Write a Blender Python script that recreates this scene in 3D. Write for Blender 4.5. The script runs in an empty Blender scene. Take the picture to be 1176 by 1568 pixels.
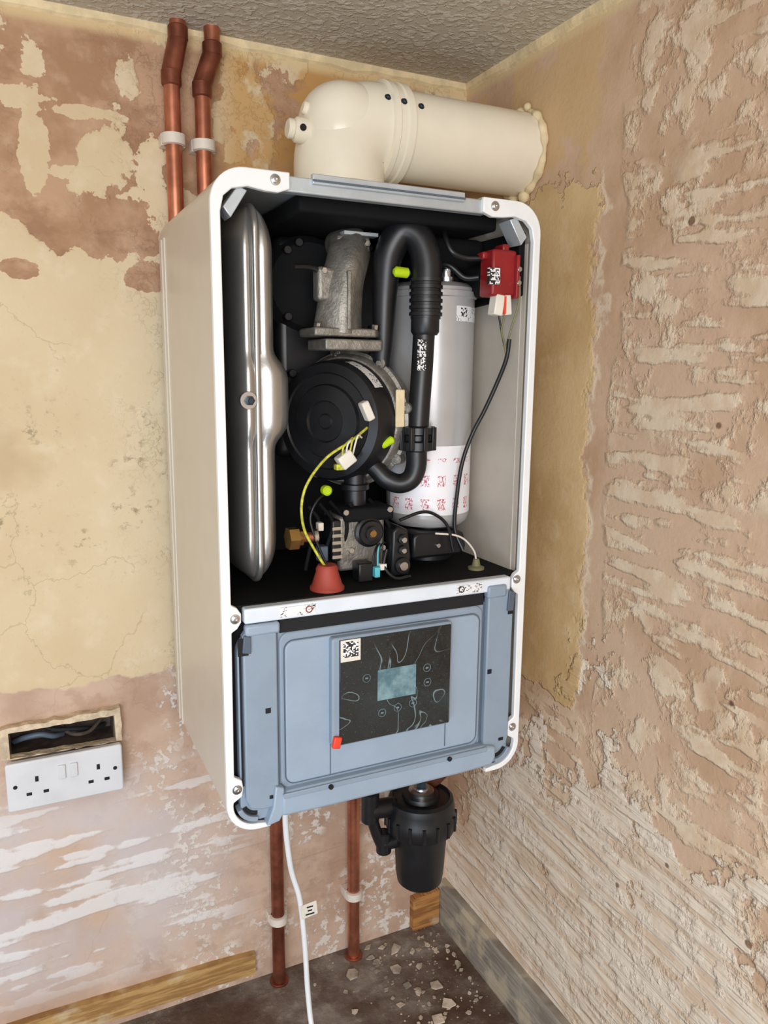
import bpy, bmesh, math, random
from mathutils import Matrix, Vector
random.seed(4)
SC=bpy.context.scene
H=1.033
# ------------------------------------------------------------------ materials
class NB:
    def __init__(s,name):
        s.mat=bpy.data.materials.new(name); s.mat.use_nodes=True; s.nt=s.mat.node_tree
        s.b=s.nt.nodes['Principled BSDF']; s.tc=s.nt.nodes.new('ShaderNodeTexCoord'); s.pos=s.tc.outputs['Object']
        sp=s.nt.nodes.new('ShaderNodeSeparateXYZ'); s.nt.links.new(s.pos,sp.inputs[0]); s.x,s.y,s.z=sp.outputs
    def put(s,sock,v):
        if isinstance(v,bpy.types.NodeSocket): s.nt.links.new(v,sock)
        elif isinstance(v,(tuple,list)) and len(v)==3 and sock.type=='RGBA': sock.default_value=(*v,1)
        else: sock.default_value=v
    def m(s,op,a,b=0.0,c=0.0):
        n=s.nt.nodes.new('ShaderNodeMath'); n.operation=op; s.put(n.inputs[0],a); s.put(n.inputs[1],b); s.put(n.inputs[2],c); return n.outputs[0]
    def add(s,a,b): return s.m('ADD',a,b)
    def sub(s,a,b): return s.m('SUBTRACT',a,b)
    def mul(s,a,b): return s.m('MULTIPLY',a,b)
    def mx(s,a,b): return s.m('MAXIMUM',a,b)
    def comb(s,x,y,z):
        n=s.nt.nodes.new('ShaderNodeCombineXYZ'); s.put(n.inputs[0],x); s.put(n.inputs[1],y); s.put(n.inputs[2],z); return n.outputs[0]
    def noise(s,scale,detail=4,rough=.55,vec=None,dist=0):
        n=s.nt.nodes.new('ShaderNodeTexNoise'); s.put(n.inputs['Vector'],vec or s.pos); n.inputs['Scale'].default_value=scale
        n.inputs['Detail'].default_value=detail; n.inputs['Roughness'].default_value=rough; n.inputs['Distortion'].default_value=dist; return n.outputs[0]
    def voro(s,scale,feature='F1',vec=None):
        n=s.nt.nodes.new('ShaderNodeTexVoronoi'); n.feature=feature; s.put(n.inputs['Vector'],vec or s.pos); n.inputs['Scale'].default_value=scale; return n.outputs[0]
    def sm(s,v,lo,hi):
        n=s.nt.nodes.new('ShaderNodeMapRange'); n.interpolation_type='SMOOTHSTEP'; s.put(n.inputs[0],v); n.inputs[1].default_value=lo; n.inputs[2].default_value=hi; return n.outputs[0]
    def mix(s,f,a,b):
        n=s.nt.nodes.new('ShaderNodeMix'); n.data_type='RGBA'; s.put(n.inputs[0],f); s.put(n.inputs[6],a); s.put(n.inputs[7],b); return n.outputs[2]
    def bump(s,h,dist=.002,strength=1.0):
        n=s.nt.nodes.new('ShaderNodeBump'); n.inputs['Strength'].default_value=strength; n.inputs['Distance'].default_value=dist; s.put(n.inputs['Height'],h); s.nt.links.new(n.outputs[0],s.b.inputs['Normal'])
    def set(s,col=None,rough=None,metal=None,spec=None,coat=None):
        if col is not None: s.put(s.b.inputs['Base Color'],col)
        if rough is not None: s.put(s.b.inputs['Roughness'],rough)
        if metal is not None: s.put(s.b.inputs['Metallic'],metal)
        if spec is not None: s.put(s.b.inputs['Specular IOR Level'],spec)
        if coat is not None: s.put(s.b.inputs['Coat Weight'],coat)
        return s.mat
def L(r,g,b):
    f=lambda c:(c/255/12.92) if c<=10 else ((c/255+.055)/1.055)**2.4
    return (f(r),f(g),f(b))
def simple(name,c,rough=.5,metal=0,var=.12,nscale=30,bump=0,bscale=200,coat=None,spec=None):
    n=NB(name); c=L(*c); lo=tuple(v*(1-var) for v in c); hi=tuple(min(1,v*(1+var)) for v in c)
    f=n.noise(nscale,4); col=n.mix(n.sm(f,.35,.65),lo,hi)
    r=n.add(rough-.04,n.mul(n.noise(nscale*2,2),.08))
    if bump: n.bump(n.noise(bscale,3),bump)
    return n.set(col,r,metal,spec,coat)

def mat_wall_back():
    n=NB('stripped_plaster_back')
    n1=n.noise(6,6,.55); n2=n.noise(22,8,.6); n3=n.noise(140,4,.6); nb=n.noise(3,4)
    nv=n.sub(n1,.5); nw=n.sub(n2,.5)
    cream=n.mix(n.sm(nb,.35,.65),L(218,199,165),L(208,185,148))
    cream=n.mix(n.mul(n.sm(n2,.5,.75),.45),cream,L(228,214,186))
    spk=n.mul(n.sm(n.noise(70,6,.72),.54,.64),n.sm(n.noise(8,4,.6),.46,.58))
    band=n.mul(n.sm(n.z,.70,.82),n.sub(1,n.sm(n.z,.93,1.02)))
    cream=n.mix(n.mul(n.mul(spk,band),.7),cream,L(134,118,90))
    stain=n.mul(n.mul(n.sm(n.noise(5,4),.48,.6),band),.5); cream=n.mix(stain,cream,L(184,160,122))
    crk=n.voro(5,'DISTANCE_TO_EDGE',n.comb(n.add(n.x,n.mul(nw,.12)),0,n.add(n.z,n.mul(nv,.2))))
    crack=n.mul(n.sub(1,n.sm(crk,.0,.004)),n.sm(n.noise(4,2),.56,.62))
    cream=n.mix(n.mul(crack,.3),cream,L(150,126,92))
    pink=n.mix(n.sm(n.noise(12,6),.4,.62),L(190,154,124),L(168,130,100))
    pink=n.mix(n.mul(n.sm(n.noise(40,5),.5,.7),.4),pink,L(204,172,142))
    pink=n.mix(n.mul(n.sm(n.noise(7,7,.7,n.comb(n.x,9,n.mul(n.z,1.6))),.52,.6),.5),pink,L(150,114,86))
    t0=n.add(n.add(n1,n.mul(n.sub(n.z,1.255),2.6)),n.mul(nw,.35))
    top=n.sm(t0,.5,.508)
    i0=n.add(n.noise(8,6,.58,n.comb(n.mul(n.x,1.3),3.3,n.z)),n.mul(nw,.3))
    isl=n.sm(i0,.59,.596)
    toph=n.mul(n.sm(t0,.47,.54),n.sub(1,n.sm(i0,.57,.615)))
    top=n.mul(top,n.sub(1,isl))
    nq=n.sub(n.noise(38,5,.6),.5)
    def blob(cx,cz,rx,rz,k=1.0):
        dx=n.m('DIVIDE',n.sub(n.x,cx),rx); dz=n.m('DIVIDE',n.sub(n.z,cz),rz)
        d=n.add(n.mul(dx,dx),n.mul(dz,dz)); return n.sm(n.add(n.sub(1,d),n.add(n.mul(n.add(nw,nq),2.6*k),n.mul(nv,3*k))),0,.06)
    for b in ((.145,1.225,.062,.045),(.185,1.16,.03,.02),(.02,1.16,.022,.012),(.01,1.25,.035,.025)): top=n.mx(top,blob(*b))
    for b in ((.05,1.405,.013,.055,2.2),(.02,1.37,.045,.011,2.2),(.05,1.31,.014,.04,2.2),(.105,1.36,.04,.007,2.2),(.11,1.285,.05,.008,1.6)): top=n.mul(top,n.sub(1,blob(*b)))
    l0=n.add(n.sub(.585,n.z),n.mul(nv,.10))
    low=n.sm(l0,0,.004); lowh=n.sm(l0,-.01,.015)
    lowc=n.mix(n.sm(n.noise(10,6),.4,.6),L(200,172,150),L(182,152,130))
    lowc=n.mix(n.mul(n.sm(n.noise(16,6,.65),.52,.62),.4),lowc,L(166,134,112))
    zz=n.add(n.z,n.mul(n.x,-.03))
    st=n.noise(1,2,.45,n.comb(n.mul(n.x,4),0,n.mul(zz,40)))
    reg=n.mul(n.sm(n.sub(.47,n.z),0,.12),n.sm(n.z,.05,.16))
    s0=n.add(st,n.mul(nw,.35)); stm=n.mul(n.sm(s0,.52,.56),n.mul(reg,n.sub(1,n.sm(n.x,.22,.34)))); sth=n.mul(n.sm(s0,.47,.60),reg)
    light_haze=n.mul(n.mul(n.sm(n.noise(5,4),.3,.55),n.sub(1,n.sm(n.x,.1,.4))),n.mul(reg,.7)); lowc=n.mix(light_haze,lowc,L(210,204,204))  # pale cool window light at lower left, painted into the plaster colour
    lowc=n.mix(n.mul(stm,.7),lowc,L(230,228,226))
    spec=n.mul(n.sm(n.noise(80,6,.65),.5,.58),n.mul(n.sm(n.noise(8,3,.5,n.comb(n.x,7,n.z)),.44,.54),n.sm(n.x,.08,.2)))
    lowc=n.mix(n.mul(spec,.8),lowc,L(226,218,208))
    col=n.mix(top,cream,pink)
    yel=n.mul(n.mul(n.sm(n.x,.27,.32),n.sm(n.z,1.22,1.3)),n.sm(n.add(n1,n.mul(nw,.6)),.40,.47))
    yel=n.mul(yel,n.sub(1,n.sm(n.x,.5,.62)))
    col=n.mix(n.mul(yel,.75),col,L(196,150,86))
    edge=n.sm(n.z,1.455,1.468); col=n.mix(n.mul(edge,.8),col,L(216,192,146))
    col=n.mix(low,col,lowc)
    col=n.mix(n.mul(n.sm(n3,.6,.8),.14),col,L(120,95,70))
    h=n.add(n.mul(toph,-.5),n.mul(lowh,-.5)); h=n.add(h,n.mul(sth,.4)); h=n.add(h,n.mul(n2,.35)); h=n.add(h,n.mul(n3,.14)); h=n.add(h,n.mul(spec,.25)); h=n.add(h,n.mul(crack,-.1))
    n.bump(h,.003,.7)
    return n.set(col,.85,0,.25)
def mat_wall_right():
    n=NB('stripped_plaster_right')
    n1=n.noise(6,6,.55); n2=n.noise(24,7,.58); n3=n.noise(140,4,.6); nv=n.sub(n1,.5); nw=n.sub(n2,.5)
    pink=n.mix(n.sm(n.noise(8,6),.38,.62),L(206,176,148),L(190,157,127))
    yel=n.mix(n.sm(n.noise(5,5),.4,.6),L(214,186,140),L(198,166,118))
    yel=n.mix(n.mul(n.sm(n2,.52,.72),.5),yel,L(222,200,160))
    v=n.add(n.z,n.mul(n.y,-.05))
    st=n.noise(1,2,.45,n.comb(0,n.mul(n.y,8),n.mul(v,50)))
    st2=n.noise(1,5,.6,n.comb(4,n.mul(n.y,20),n.mul(v,18)))
    rg=n.noise(4,3,.5,n.comb(2,n.y,n.z)); reg=n.sm(rg,.42,.50); reg2=n.sub(1,n.sm(rg,.50,.58))
    a1=n.add(st,n.mul(nw,.65)); a2=n.add(st2,n.mul(nw,.45))
    dab=n.mx(n.mul(n.sm(a1,.50,.54),reg),n.mul(n.sm(a2,.52,.56),reg2))
    dabh=n.mx(n.mul(n.sm(a1,.45,.59),reg),n.mul(n.sm(a2,.47,.61),reg2))
    clear=n.sub(1,n.mul(n.sm(n.add(n.y,n.mul(nv,.1)),.765,.775),n.sm(n.z,.5,.6)))
    dab=n.mul(dab,clear); dabh=n.mul(dabh,clear)
    light=n.mix(n.sm(n.noise(30,5),.4,.6),L(226,208,182),L(214,190,160))
    cw=n.noise(1,4,.55,n.comb(0,n.mul(n.y,4),n.mul(v,70))); cw2=n.noise(1,3,.5,n.comb(3,n.mul(n.y,7),n.mul(v,90)))
    l0=n.add(n.sub(.49,n.z),n.add(n.mul(nv,1.2),n.mul(nw,.4)))
    lowm=n.sm(l0,0,.008); lowh=n.sm(l0,-.03,.04)
    ridge=n.mul(n.sm(n.add(n.mul(cw,.5),n.mul(cw2,.5)),.40,.60),lowm)
    col=n.mix(n.mul(dab,.8),pink,light)
    lowc=n.mix(n.mul(n.sm(n.add(cw,n.mul(nw,.6)),.38,.58),.75),L(212,188,162),L(232,220,202))
    col=n.mix(lowm,col,lowc)
    line=n.mul(n.mul(n.sub(1,n.sm(n.m('ABSOLUTE',n.sub(cw2,.47)),.0,.012)),n.sm(n2,.44,.56)),n.mul(lowm,.4)); col=n.mix(line,col,L(164,134,106))
    edl=n.mul(n.sub(1,n.sm(n.m('ABSOLUTE',n.add(l0,.004)),.0,.008)),n.sm(n2,.45,.58)); col=n.mix(n.mul(edl,.6),col,L(120,94,70))
    b0=n.add(n.sub(n.y,.812),n.add(n.mul(nv,.09),n.mul(nw,.05)))
    b=n.sm(b0,0,.002)
    zz=n.mul(n.sm(n.add(n.z,n.mul(nv,.2)),.56,.565),n.sub(1,n.sm(n.add(n.z,n.add(n.mul(nw,.12),n.mul(nv,.2))),1.27,1.275)))
    ym=n.mul(b,zz); ymh=n.mul(n.sm(b0,-.006,.008),zz); col=n.mix(ym,col,yel)
    rimln=n.mul(n.sub(1,n.sm(n.m('ABSOLUTE',n.sub(b0,-.006)),.0,.008)),n.mul(zz,n.sm(n2,.42,.55))); col=n.mix(n.mul(rimln,.6),col,L(232,218,194))
    tp=n.mul(n.sm(n.add(n.z,n.mul(nw,.1)),1.27,1.275),n.mul(n.sm(n.y,.80,.84),n.sm(n1,.47,.5)))
    col=n.mix(n.mul(tp,.7),col,L(204,172,124))
    for cy_,cz_,r_ in ((.50,.42,.006),(.62,.44,.005),(.60,.98,.005),(.55,.68,.006),(.70,.36,.006),(.66,1.20,.005)):
        dy=n.sub(n.y,cy_); dz=n.sub(n.z,cz_); d=n.m('SQRT',n.add(n.mul(dy,dy),n.mul(dz,dz))); col=n.mix(n.mul(n.sub(1,n.sm(n.add(d,n.mul(nw,.01)),r_*.5,r_)),.85),col,L(110,80,54))
    edge=n.sm(n.z,1.455,1.468); col=n.mix(n.mul(edge,.8),col,L(216,194,150))
    col=n.mix(n.mul(n.sm(n3,.6,.8),.12),col,L(130,104,78))
    h=n.add(n.mul(ymh,.6),n.mul(dabh,.65)); h=n.add(h,n.mul(ridge,.55)); h=n.add(h,n.mul(n2,.45)); h=n.add(h,n.mul(n3,.16)); h=n.add(h,n.mul(lowh,.5))
    n.bump(h,.0040,.85)
    return n.set(col,.85,0,.25)
def mat_ceiling():
    n=NB('artex_ceiling'); a=n.noise(105,3,.5,None,.4); b=n.sm(a,.44,.64)
    col=n.mix(b,L(196,189,172),L(212,206,192)); n.bump(b,.0024,.75); return n.set(col,.8,0,.3)
def mat_floor():
    n=NB('dusty_floor'); a=n.noise(7,8,.62); b=n.noise(45,7,.7)
    col=n.mix(n.sm(a,.36,.62),L(92,72,60),L(138,126,116)); col=n.mix(n.mul(n.sm(n.add(n.mul(b,.6),n.mul(a,.4)),.5,.62),.55),col,L(168,158,148))
    col=n.mix(n.mul(n.sm(n.noise(12,5),.5,.62),.5),col,L(84,58,46)); n.bump(n.add(b,a),.004,.8); return n.set(col,.9,0,.2)
def mat_wood(name,c1,c2):
    n=NB(name); g=n.noise(1,5,.6,n.comb(n.mul(n.x,12),n.mul(n.y,12),n.mul(n.z,140))); col=n.mix(n.sm(g,.4,.6),L(*c1),L(*c2))
    col=n.mix(n.mul(n.sm(n.noise(14,5),.5,.6),.5),col,L(206,190,158)); n.bump(g,.001); return n.set(col,.8)
def mat_qr(name,scale=620):
    n=NB(name)
    q=n.nt.nodes.new('ShaderNodeVectorMath'); q.operation='SCALE'; n.put(q.inputs[0],n.pos); q.inputs['Scale'].default_value=scale
    fl=n.nt.nodes.new('ShaderNodeVectorMath'); fl.operation='FLOOR'; n.nt.links.new(q.outputs[0],fl.inputs[0])
    sx=n.nt.nodes.new('ShaderNodeSeparateXYZ'); n.nt.links.new(fl.outputs[0],sx.inputs[0])
    w=n.nt.nodes.new('ShaderNodeTexWhiteNoise'); n.nt.links.new(n.comb(sx.outputs[0],0,sx.outputs[2]),w.inputs['Vector'])
    return n.set(n.mix(n.m('GREATER_THAN',w.outputs[0],.52),(.02,.02,.02),(.8,.8,.8)),.5)
def mat_print(name,ink,thr=.56,sc=1):
    n=NB(name); a=n.noise(1,2,.5,n.comb(n.mul(n.x,420*sc),n.mul(n.y,200*sc),n.mul(n.z,700*sc)))
    b=n.noise(70*sc,2); return n.set(n.mix(n.mul(n.sm(a,thr,thr+.04),n.sm(b,.48,.52)),L(232,232,232),L(*ink)),.45)
def mat_label_red():
    n=NB('label_red_print'); ang=n.m('ARCTAN2',n.sub(n.y,.932),n.sub(n.x,.514))
    u=n.mul(ang,2.6); v=n.mul(n.z,32)
    a=n.noise(4.0,3,.6,n.comb(n.mul(u,1.3),v,0)); m1=n.sub(1,n.sm(n.m('ABSOLUTE',n.sub(a,.5)),.025,.045))
    fr=n.m('FRACT',v); fu=n.m('FRACT',u)
    cell=n.mul(n.mul(n.m('GREATER_THAN',fr,.30),n.m('LESS_THAN',fr,.78)),n.mul(n.m('GREATER_THAN',fu,.2),n.m('LESS_THAN',fu,.72)))
    return n.set(n.mix(n.mul(cell,n.mul(m1,n.m('LESS_THAN',n.z,.922))),L(238,236,239),L(196,50,76)),.4)
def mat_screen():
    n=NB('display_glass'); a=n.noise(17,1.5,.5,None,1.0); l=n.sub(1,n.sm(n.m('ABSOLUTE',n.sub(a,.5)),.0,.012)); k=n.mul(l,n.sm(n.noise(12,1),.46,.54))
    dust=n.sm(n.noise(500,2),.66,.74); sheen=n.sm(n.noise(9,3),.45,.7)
    col=n.mix(n.mul(sheen,.5),L(18,26,30),L(38,54,60)); col=n.mix(n.mul(k,.5),col,L(160,185,190)); col=n.mix(n.mul(dust,.25),col,L(150,165,170))  # reflection lines and sheen are painted into the glass colour
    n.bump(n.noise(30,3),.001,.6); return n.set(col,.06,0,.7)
def mat_lcd():
    n=NB('lcd_screen'); f=n.sm(n.noise(28,5,.6),.4,.62); return n.set(n.mix(f,L(78,112,122),L(128,158,164)),.10)

M={}
M['wb']=mat_wall_back(); M['wr']=mat_wall_right(); M['ceil']=mat_ceiling(); M['floor']=mat_floor()
M['wood']=mat_wood('raw_wood',(188,150,94),(150,110,62)); M['grey_wood']=mat_wood('grey_skirting_paint',(156,148,136),(126,118,106)); M['orange_wood']=mat_wood('orange_wood',(178,124,66),(138,90,46))
M['cream_trim']=simple('cream_trim_paint',(222,202,160),.7,0,.12,40,.002,60)
M['white']=simple('white_enamel',(236,237,236),.35,0,.02)
M['side']=simple('white_enamel_side_shaded',(206,196,180),.30,0,.02)  # same white enamel, with the side's shade put into its colour
M['panel']=simple('grey_blue_plastic',(138,153,168),.42,0,.03,20,.0002,900)
M['panel2']=simple('grey_blue_plastic_light',(150,166,182),.4,0,.03,20,.0002,900)
M['paneld']=simple('grey_blue_plastic_dark',(84,96,110),.5,0,.03)
M['rail']=simple('galvanised_rail',(190,198,202),.38,.45,.06)
M['railw']=simple('divider_rail_paint',(224,232,240),.35,.1,.03)
M['black']=simple('black_plastic',(21,22,25),.38,0,.2)
M['blackm']=simple('black_matt',(11,12,14),.8,0,.2,spec=.25)
M['inner']=simple('dark_inner_steel',(48,62,70),.4,.4,.1)
M['innerR']=simple('inner_side_steel',(196,187,174),.45,.1,.03)
M['steel']=simple('vessel_steel',(182,180,176),.30,.82,.08,8,.0003,60)
M['alu']=simple('cast_aluminium',(146,142,134),.5,.7,.18,60,.0008,300)
M['chrome']=simple('screw_chrome',(200,202,204),.25,1,.05)
M['cyl']=simple('silver_grey_canister',(186,185,184),.30,.3,.02)
M['brass']=simple('brass',(170,135,80),.35,.9,.15)
M['copper']=simple('copper_pipe',(196,126,98),.34,.85,.2,25)
M['copperd']=simple('aged_copper_pipe',(146,86,66),.4,.75,.3,25)
M['flue']=simple('flue_white_plastic',(236,228,208),.25,0,.015)
M['foam']=simple('sealant_foam',(222,204,164),.8,0,.08,40,.003,50)
M['red']=simple('red_plastic',(140,28,30),.4,0,.1)
M['rubber']=simple('red_rubber',(158,62,48),.6,0,.1)
M['orange']=simple('orange_red_tab',(226,70,44),.5,0,.05)
M['lime']=simple('lime_plastic',(180,210,20),.4,0,.05)
M['yg']=simple('yellow_green_wire',(190,188,62),.45,0,.3,160)
M['cyan']=simple('cyan_connector',(90,190,200),.45,0,.05)
M['cw']=simple('white_connector',(226,220,206),.5,0,.05)
M['clip']=simple('pipe_clip_plastic',(218,208,194),.5,0,.05)
M['sock']=simple('socket_white_plastic',(212,212,213),.3,0,.05,12)
M['dark']=simple('dark_slot',(18,18,20),.8,0,.1)
M['olive']=simple('olive_grommet',(120,118,84),.6,0,.1)
M['lcd']=mat_lcd()
M['icon']=simple('display_icon_ring',(112,134,142),.3)
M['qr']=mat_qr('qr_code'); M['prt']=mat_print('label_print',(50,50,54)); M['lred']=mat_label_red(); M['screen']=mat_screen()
M['box']=simple('rusty_backbox',(74,62,54),.8,.2,.4,40); M['chalk']=simple('chalky_plaster',(204,184,156),.9,0,.2,50,.004,80)
M['cable']=simple('white_cable',(238,240,242),.4,0,.02)
M['debris']=simple('plaster_chip',(178,162,144),.9,0,.45,18,.002,100)

# ------------------------------------------------------------------ geometry helpers
def empty(name,loc):
    o=bpy.data.objects.new(name,None); o.location=loc; o.empty_display_size=.05; bpy.context.collection.objects.link(o); return o
def obj(name,verts,faces,mat,parent=None,smooth=True,bevel=0,segs=2,ang=35):
    me=bpy.data.meshes.new(name); me.from_pydata([tuple(v) for v in verts],[],faces); me.update()
    bm=bmesh.new(); bm.from_mesh(me); bmesh.ops.remove_doubles(bm,verts=bm.verts,dist=1e-6); bmesh.ops.recalc_face_normals(bm,faces=bm.faces); bm.to_mesh(me); bm.free()
    me.materials.append(mat)
    if smooth:
        for p in me.polygons: p.use_smooth=True
        me.set_sharp_from_angle(angle=math.radians(ang))
    o=bpy.data.objects.new(name,me); bpy.context.collection.objects.link(o)
    if parent: o.parent=parent; o.matrix_parent_inverse=Matrix.Translation(-parent.location)
    if bevel:
        b=o.modifiers.new('bevel','BEVEL'); b.width=bevel; b.segments=segs; b.limit_method='ANGLE'; b.angle_limit=math.radians(40); b.harden_normals=False
    return o
def box(name,a,b,mat,parent=None,bevel=0,segs=2,rot=None,shear=None):
    v=[Vector((x,y,z)) for x in(a[0],b[0]) for y in(a[1],b[1]) for z in(a[2],b[2])]
    if rot:
        c=(Vector(a)+Vector(b))/2; R=Matrix.Rotation(math.radians(rot[1]),3,rot[0]); v=[c+R@(p-c) for p in v]
    return obj(name,v,[(0,1,3,2),(4,6,7,5),(0,4,5,1),(2,3,7,6),(0,2,6,4),(1,5,7,3)],mat,parent,bool(bevel),bevel,segs)
def basis(d):
    d=Vector(d).normalized(); u=d.cross(Vector((0,0,1)))
    if u.length<1e-3: u=Vector((1,0,0))
    u.normalize(); return d,u,d.cross(u)
def lathe(name,prof,origin,axis,mat,parent=None,n=48,ang=35):
    """prof: list of (radius, distance along axis)"""
    d,u,w=basis(axis); o=Vector(origin); vs=[];fs=[]
    for r,h in prof:
        for i in range(n):
            t=2*math.pi*i/n; vs.append(o+d*h+(u*math.cos(t)+w*math.sin(t))*max(r,1e-5))
    for k in range(len(prof)-1):
        for i in range(n):
            j=(i+1)%n; fs.append((k*n+i,k*n+j,(k+1)*n+j,(k+1)*n+i))
    fs.append(tuple(range(n))); fs.append(tuple((len(prof)-1)*n+i for i in range(n)))
    return obj(name,vs,fs,mat,parent,True,0,2,ang)
def cyl(name,a,axis,r,l,mat,parent=None,bev=None,n=32):
    b=min(r,l)*.12 if bev is None else bev
    return lathe(name,[(r-b,0),(r,b),(r,l-b),(r-b,l)] if b else [(r,0),(r,l)],a,axis,mat,parent,n)
def cr(pts,k=8):
    P=[Vector(p) for p in pts]
    if len(P)<3: return P
    P=[P[0]*2-P[1]]+P+[P[-1]*2-P[-2]]; out=[]
    for i in range(1,len(P)-2):
        for j in range(k):
            t=j/k; a,b,c,d=P[i-1:i+3]
            out.append(.5*((2*b)+(c-a)*t+(2*a-5*b+4*c-d)*t*t+(3*b-a-3*c+d)*t**3))
    out.append(P[-2]); return out
def sweep(name,pts,r,mat,parent=None,n=16,k=8,spline=True,sq=2.0):
    P=cr(pts,k) if spline else [Vector(p) for p in pts]; vs=[];fs=[]
    R=r if callable(r) else (lambda t:r)
    d=(P[1]-P[0]).normalized(); _,u,_=basis(d)
    for i,p in enumerate(P):
        d=(P[min(i+1,len(P)-1)]-P[max(i-1,0)]).normalized(); u=(u-d*u.dot(d)).normalized(); w=d.cross(u); rr=R(i/(len(P)-1))
        for j in range(n):
            t=2*math.pi*j/n; c,s=math.cos(t),math.sin(t); c=math.copysign(abs(c)**(2/sq),c); s=math.copysign(abs(s)**(2/sq),s)
            vs.append(p+(u*c+w*s)*rr)
    for i in range(len(P)-1):
        for j in range(n):
            q=(j+1)%n; fs.append((i*n+j,i*n+q,(i+1)*n+q,(i+1)*n+j))
    fs.append(tuple(range(n))); fs.append(tuple((len(P)-1)*n+j for j in range(n)))
    return obj(name,vs,fs,mat,parent,True,0,2,50)
def arc(cx,cz,r,a0,a1,n=8): return [(cx+r*math.cos(math.radians(a0+(a1-a0)*i/n)),cz+r*math.sin(math.radians(a0+(a1-a0)*i/n))) for i in range(n+1)]
def rrect(x0,z0,x1,z1,r,n=6): return arc(x1-r,z1-r,r,0,90,n)+arc(x0+r,z1-r,r,90,180,n)+arc(x0+r,z0+r,r,180,270,n)+arc(x1-r,z0+r,r,270,360,n)
def prism(name,pts,y0,y1,mat,parent=None,bevel=0,segs=2,axis='y'):
    n=len(pts)
    if axis=='y': vs=[(x,y0,z) for x,z in pts]+[(x,y1,z) for x,z in pts]
    elif axis=='z': vs=[(x,y,y0) for x,y in pts]+[(x,y,y1) for x,y in pts]
    else: vs=[(y0,y,z) for y,z in pts]+[(y1,y,z) for y,z in pts]
    fs=[tuple(range(n)),tuple(range(n,2*n))]+[(i,(i+1)%n,n+(i+1)%n,n+i) for i in range(n)]
    return obj(name,vs,fs,mat,parent,True,bevel,segs,30)
def ring(name,po,pi,y0,y1,mat,parent=None):
    n=len(po); vs=[(x,y0,z) for x,z in po]+[(x,y0,z) for x,z in pi]+[(x,y1,z) for x,z in po]+[(x,y1,z) for x,z in pi]; fs=[]
    for i in range(n):
        j=(i+1)%n; fs+=[(i,j,n+j,n+i),(2*n+i,2*n+j,3*n+j,3*n+i),(i,j,2*n+j,2*n+i),(n+i,n+j,3*n+j,3*n+i)]
    return obj(name,vs,fs,mat,parent,True,0,2,30)
def screw(name,x,y,z,parent,r=.0045,axis=(0,-1,0),mat=None):
    a=Vector((x,y,z)); d=Vector(axis).normalized()
    lathe(name,[(r*1.5,0),(r*1.5,.0006),(r,.0008),(r,.0024),(r*.75,.003),(r*.4,.003),(r*.35,.0016),(0,.0016)],a,d,mat or M['chrome'],parent,20)

# ------------------------------------------------------------------ room
WY=1.145; RX=.688; CZ=1.483; X0=-1.3; Y0=-1.3
def wall_back():
    # wall with the socket back-box opening cut through the plaster
    hx0,hx1,hz0,hz1=-.036,.106,.487,.532
    xs=[X0,hx0,hx1,RX+.06]; zs=[0,hz0,hz1,CZ]; vs=[];fs=[]
    for yy in (WY,WY+.06):
        for z in zs:
            for x in xs: vs.append((x,yy,z))
    I=lambda k,i,j:k*16+j*4+i
    for j in range(3):
        for i in range(3):
            if (i,j)!=(1,1): fs.append((I(0,i,j),I(0,i+1,j),I(0,i+1,j+1),I(0,i,j+1)))
            fs.append((I(1,i,j),I(1,i+1,j),I(1,i+1,j+1),I(1,i,j+1)))
    for a,b in (((1,1),(2,1)),((2,1),(2,2)),((2,2),(1,2)),((1,2),(1,1))):
        fs.append((I(0,*a),I(0,*b),I(1,*b),I(1,*a)))
    for a,b in (((0,0),(3,0)),((3,0),(3,3)),((3,3),(0,3)),((0,3),(0,0))):
        fs.append((I(0,*a),I(0,*b),I(1,*b),I(1,*a)))
    obj('wall_back',vs,fs,M['wb'],None,False)
wall_back()
box('wall_right',(RX,Y0,0),(RX+.06,WY,CZ),M['wr'])
box('floor',(X0,Y0,-.05),(RX+.06,WY+.06,0),M['floor'])
box('ceiling',(X0,Y0,CZ),(RX+.06,WY+.06,CZ+.05),M['ceil'])
# ragged cream edge strips under the ceiling
def strip(name,horizontal):
    pts=[];n=60
    for i in range(n+1):
        t=i/n; w=.006+random.random()*.006
        pts.append((t,w))
    vs=[];fs=[]
    for i,(t,w) in enumerate(pts):
        if horizontal: x=X0+(RX-X0)*t; vs+=[(x,WY,CZ),(x,WY-.006,CZ),(x,WY-.004,CZ-w),(x,WY,CZ-w-.003)]
        else: y=Y0+(WY-Y0)*t; vs+=[(RX,y,CZ),(RX-.006,y,CZ),(RX-.004,y,CZ-w),(RX,y,CZ-w-.003)]
    for i in range(n):
        for j in range(4): q=(j+1)%4; fs.append((i*4+j,i*4+q,(i+1)*4+q,(i+1)*4+j))
    fs+= [(0,1,2,3),(n*4,n*4+1,n*4+2,n*4+3)]
    obj(name,vs,fs,M['cream_trim'])
strip('trim_1',True); strip('trim_2',False)
# skirting on the right wall
vs=[];pf=[(RX,0),(RX-.018,0),(RX-.018,.076),(RX-.013,.082),(RX,.082)]
for y in (Y0,WY): vs+=[(x,y,z) for x,z in pf]
obj('baseboard_right',vs,[(0,1,2,3,4),(5,6,7,8,9)]+[(i,(i+1)%5,5+(i+1)%5,5+i) for i in range(5)],M['grey_wood'],None,False)
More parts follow.
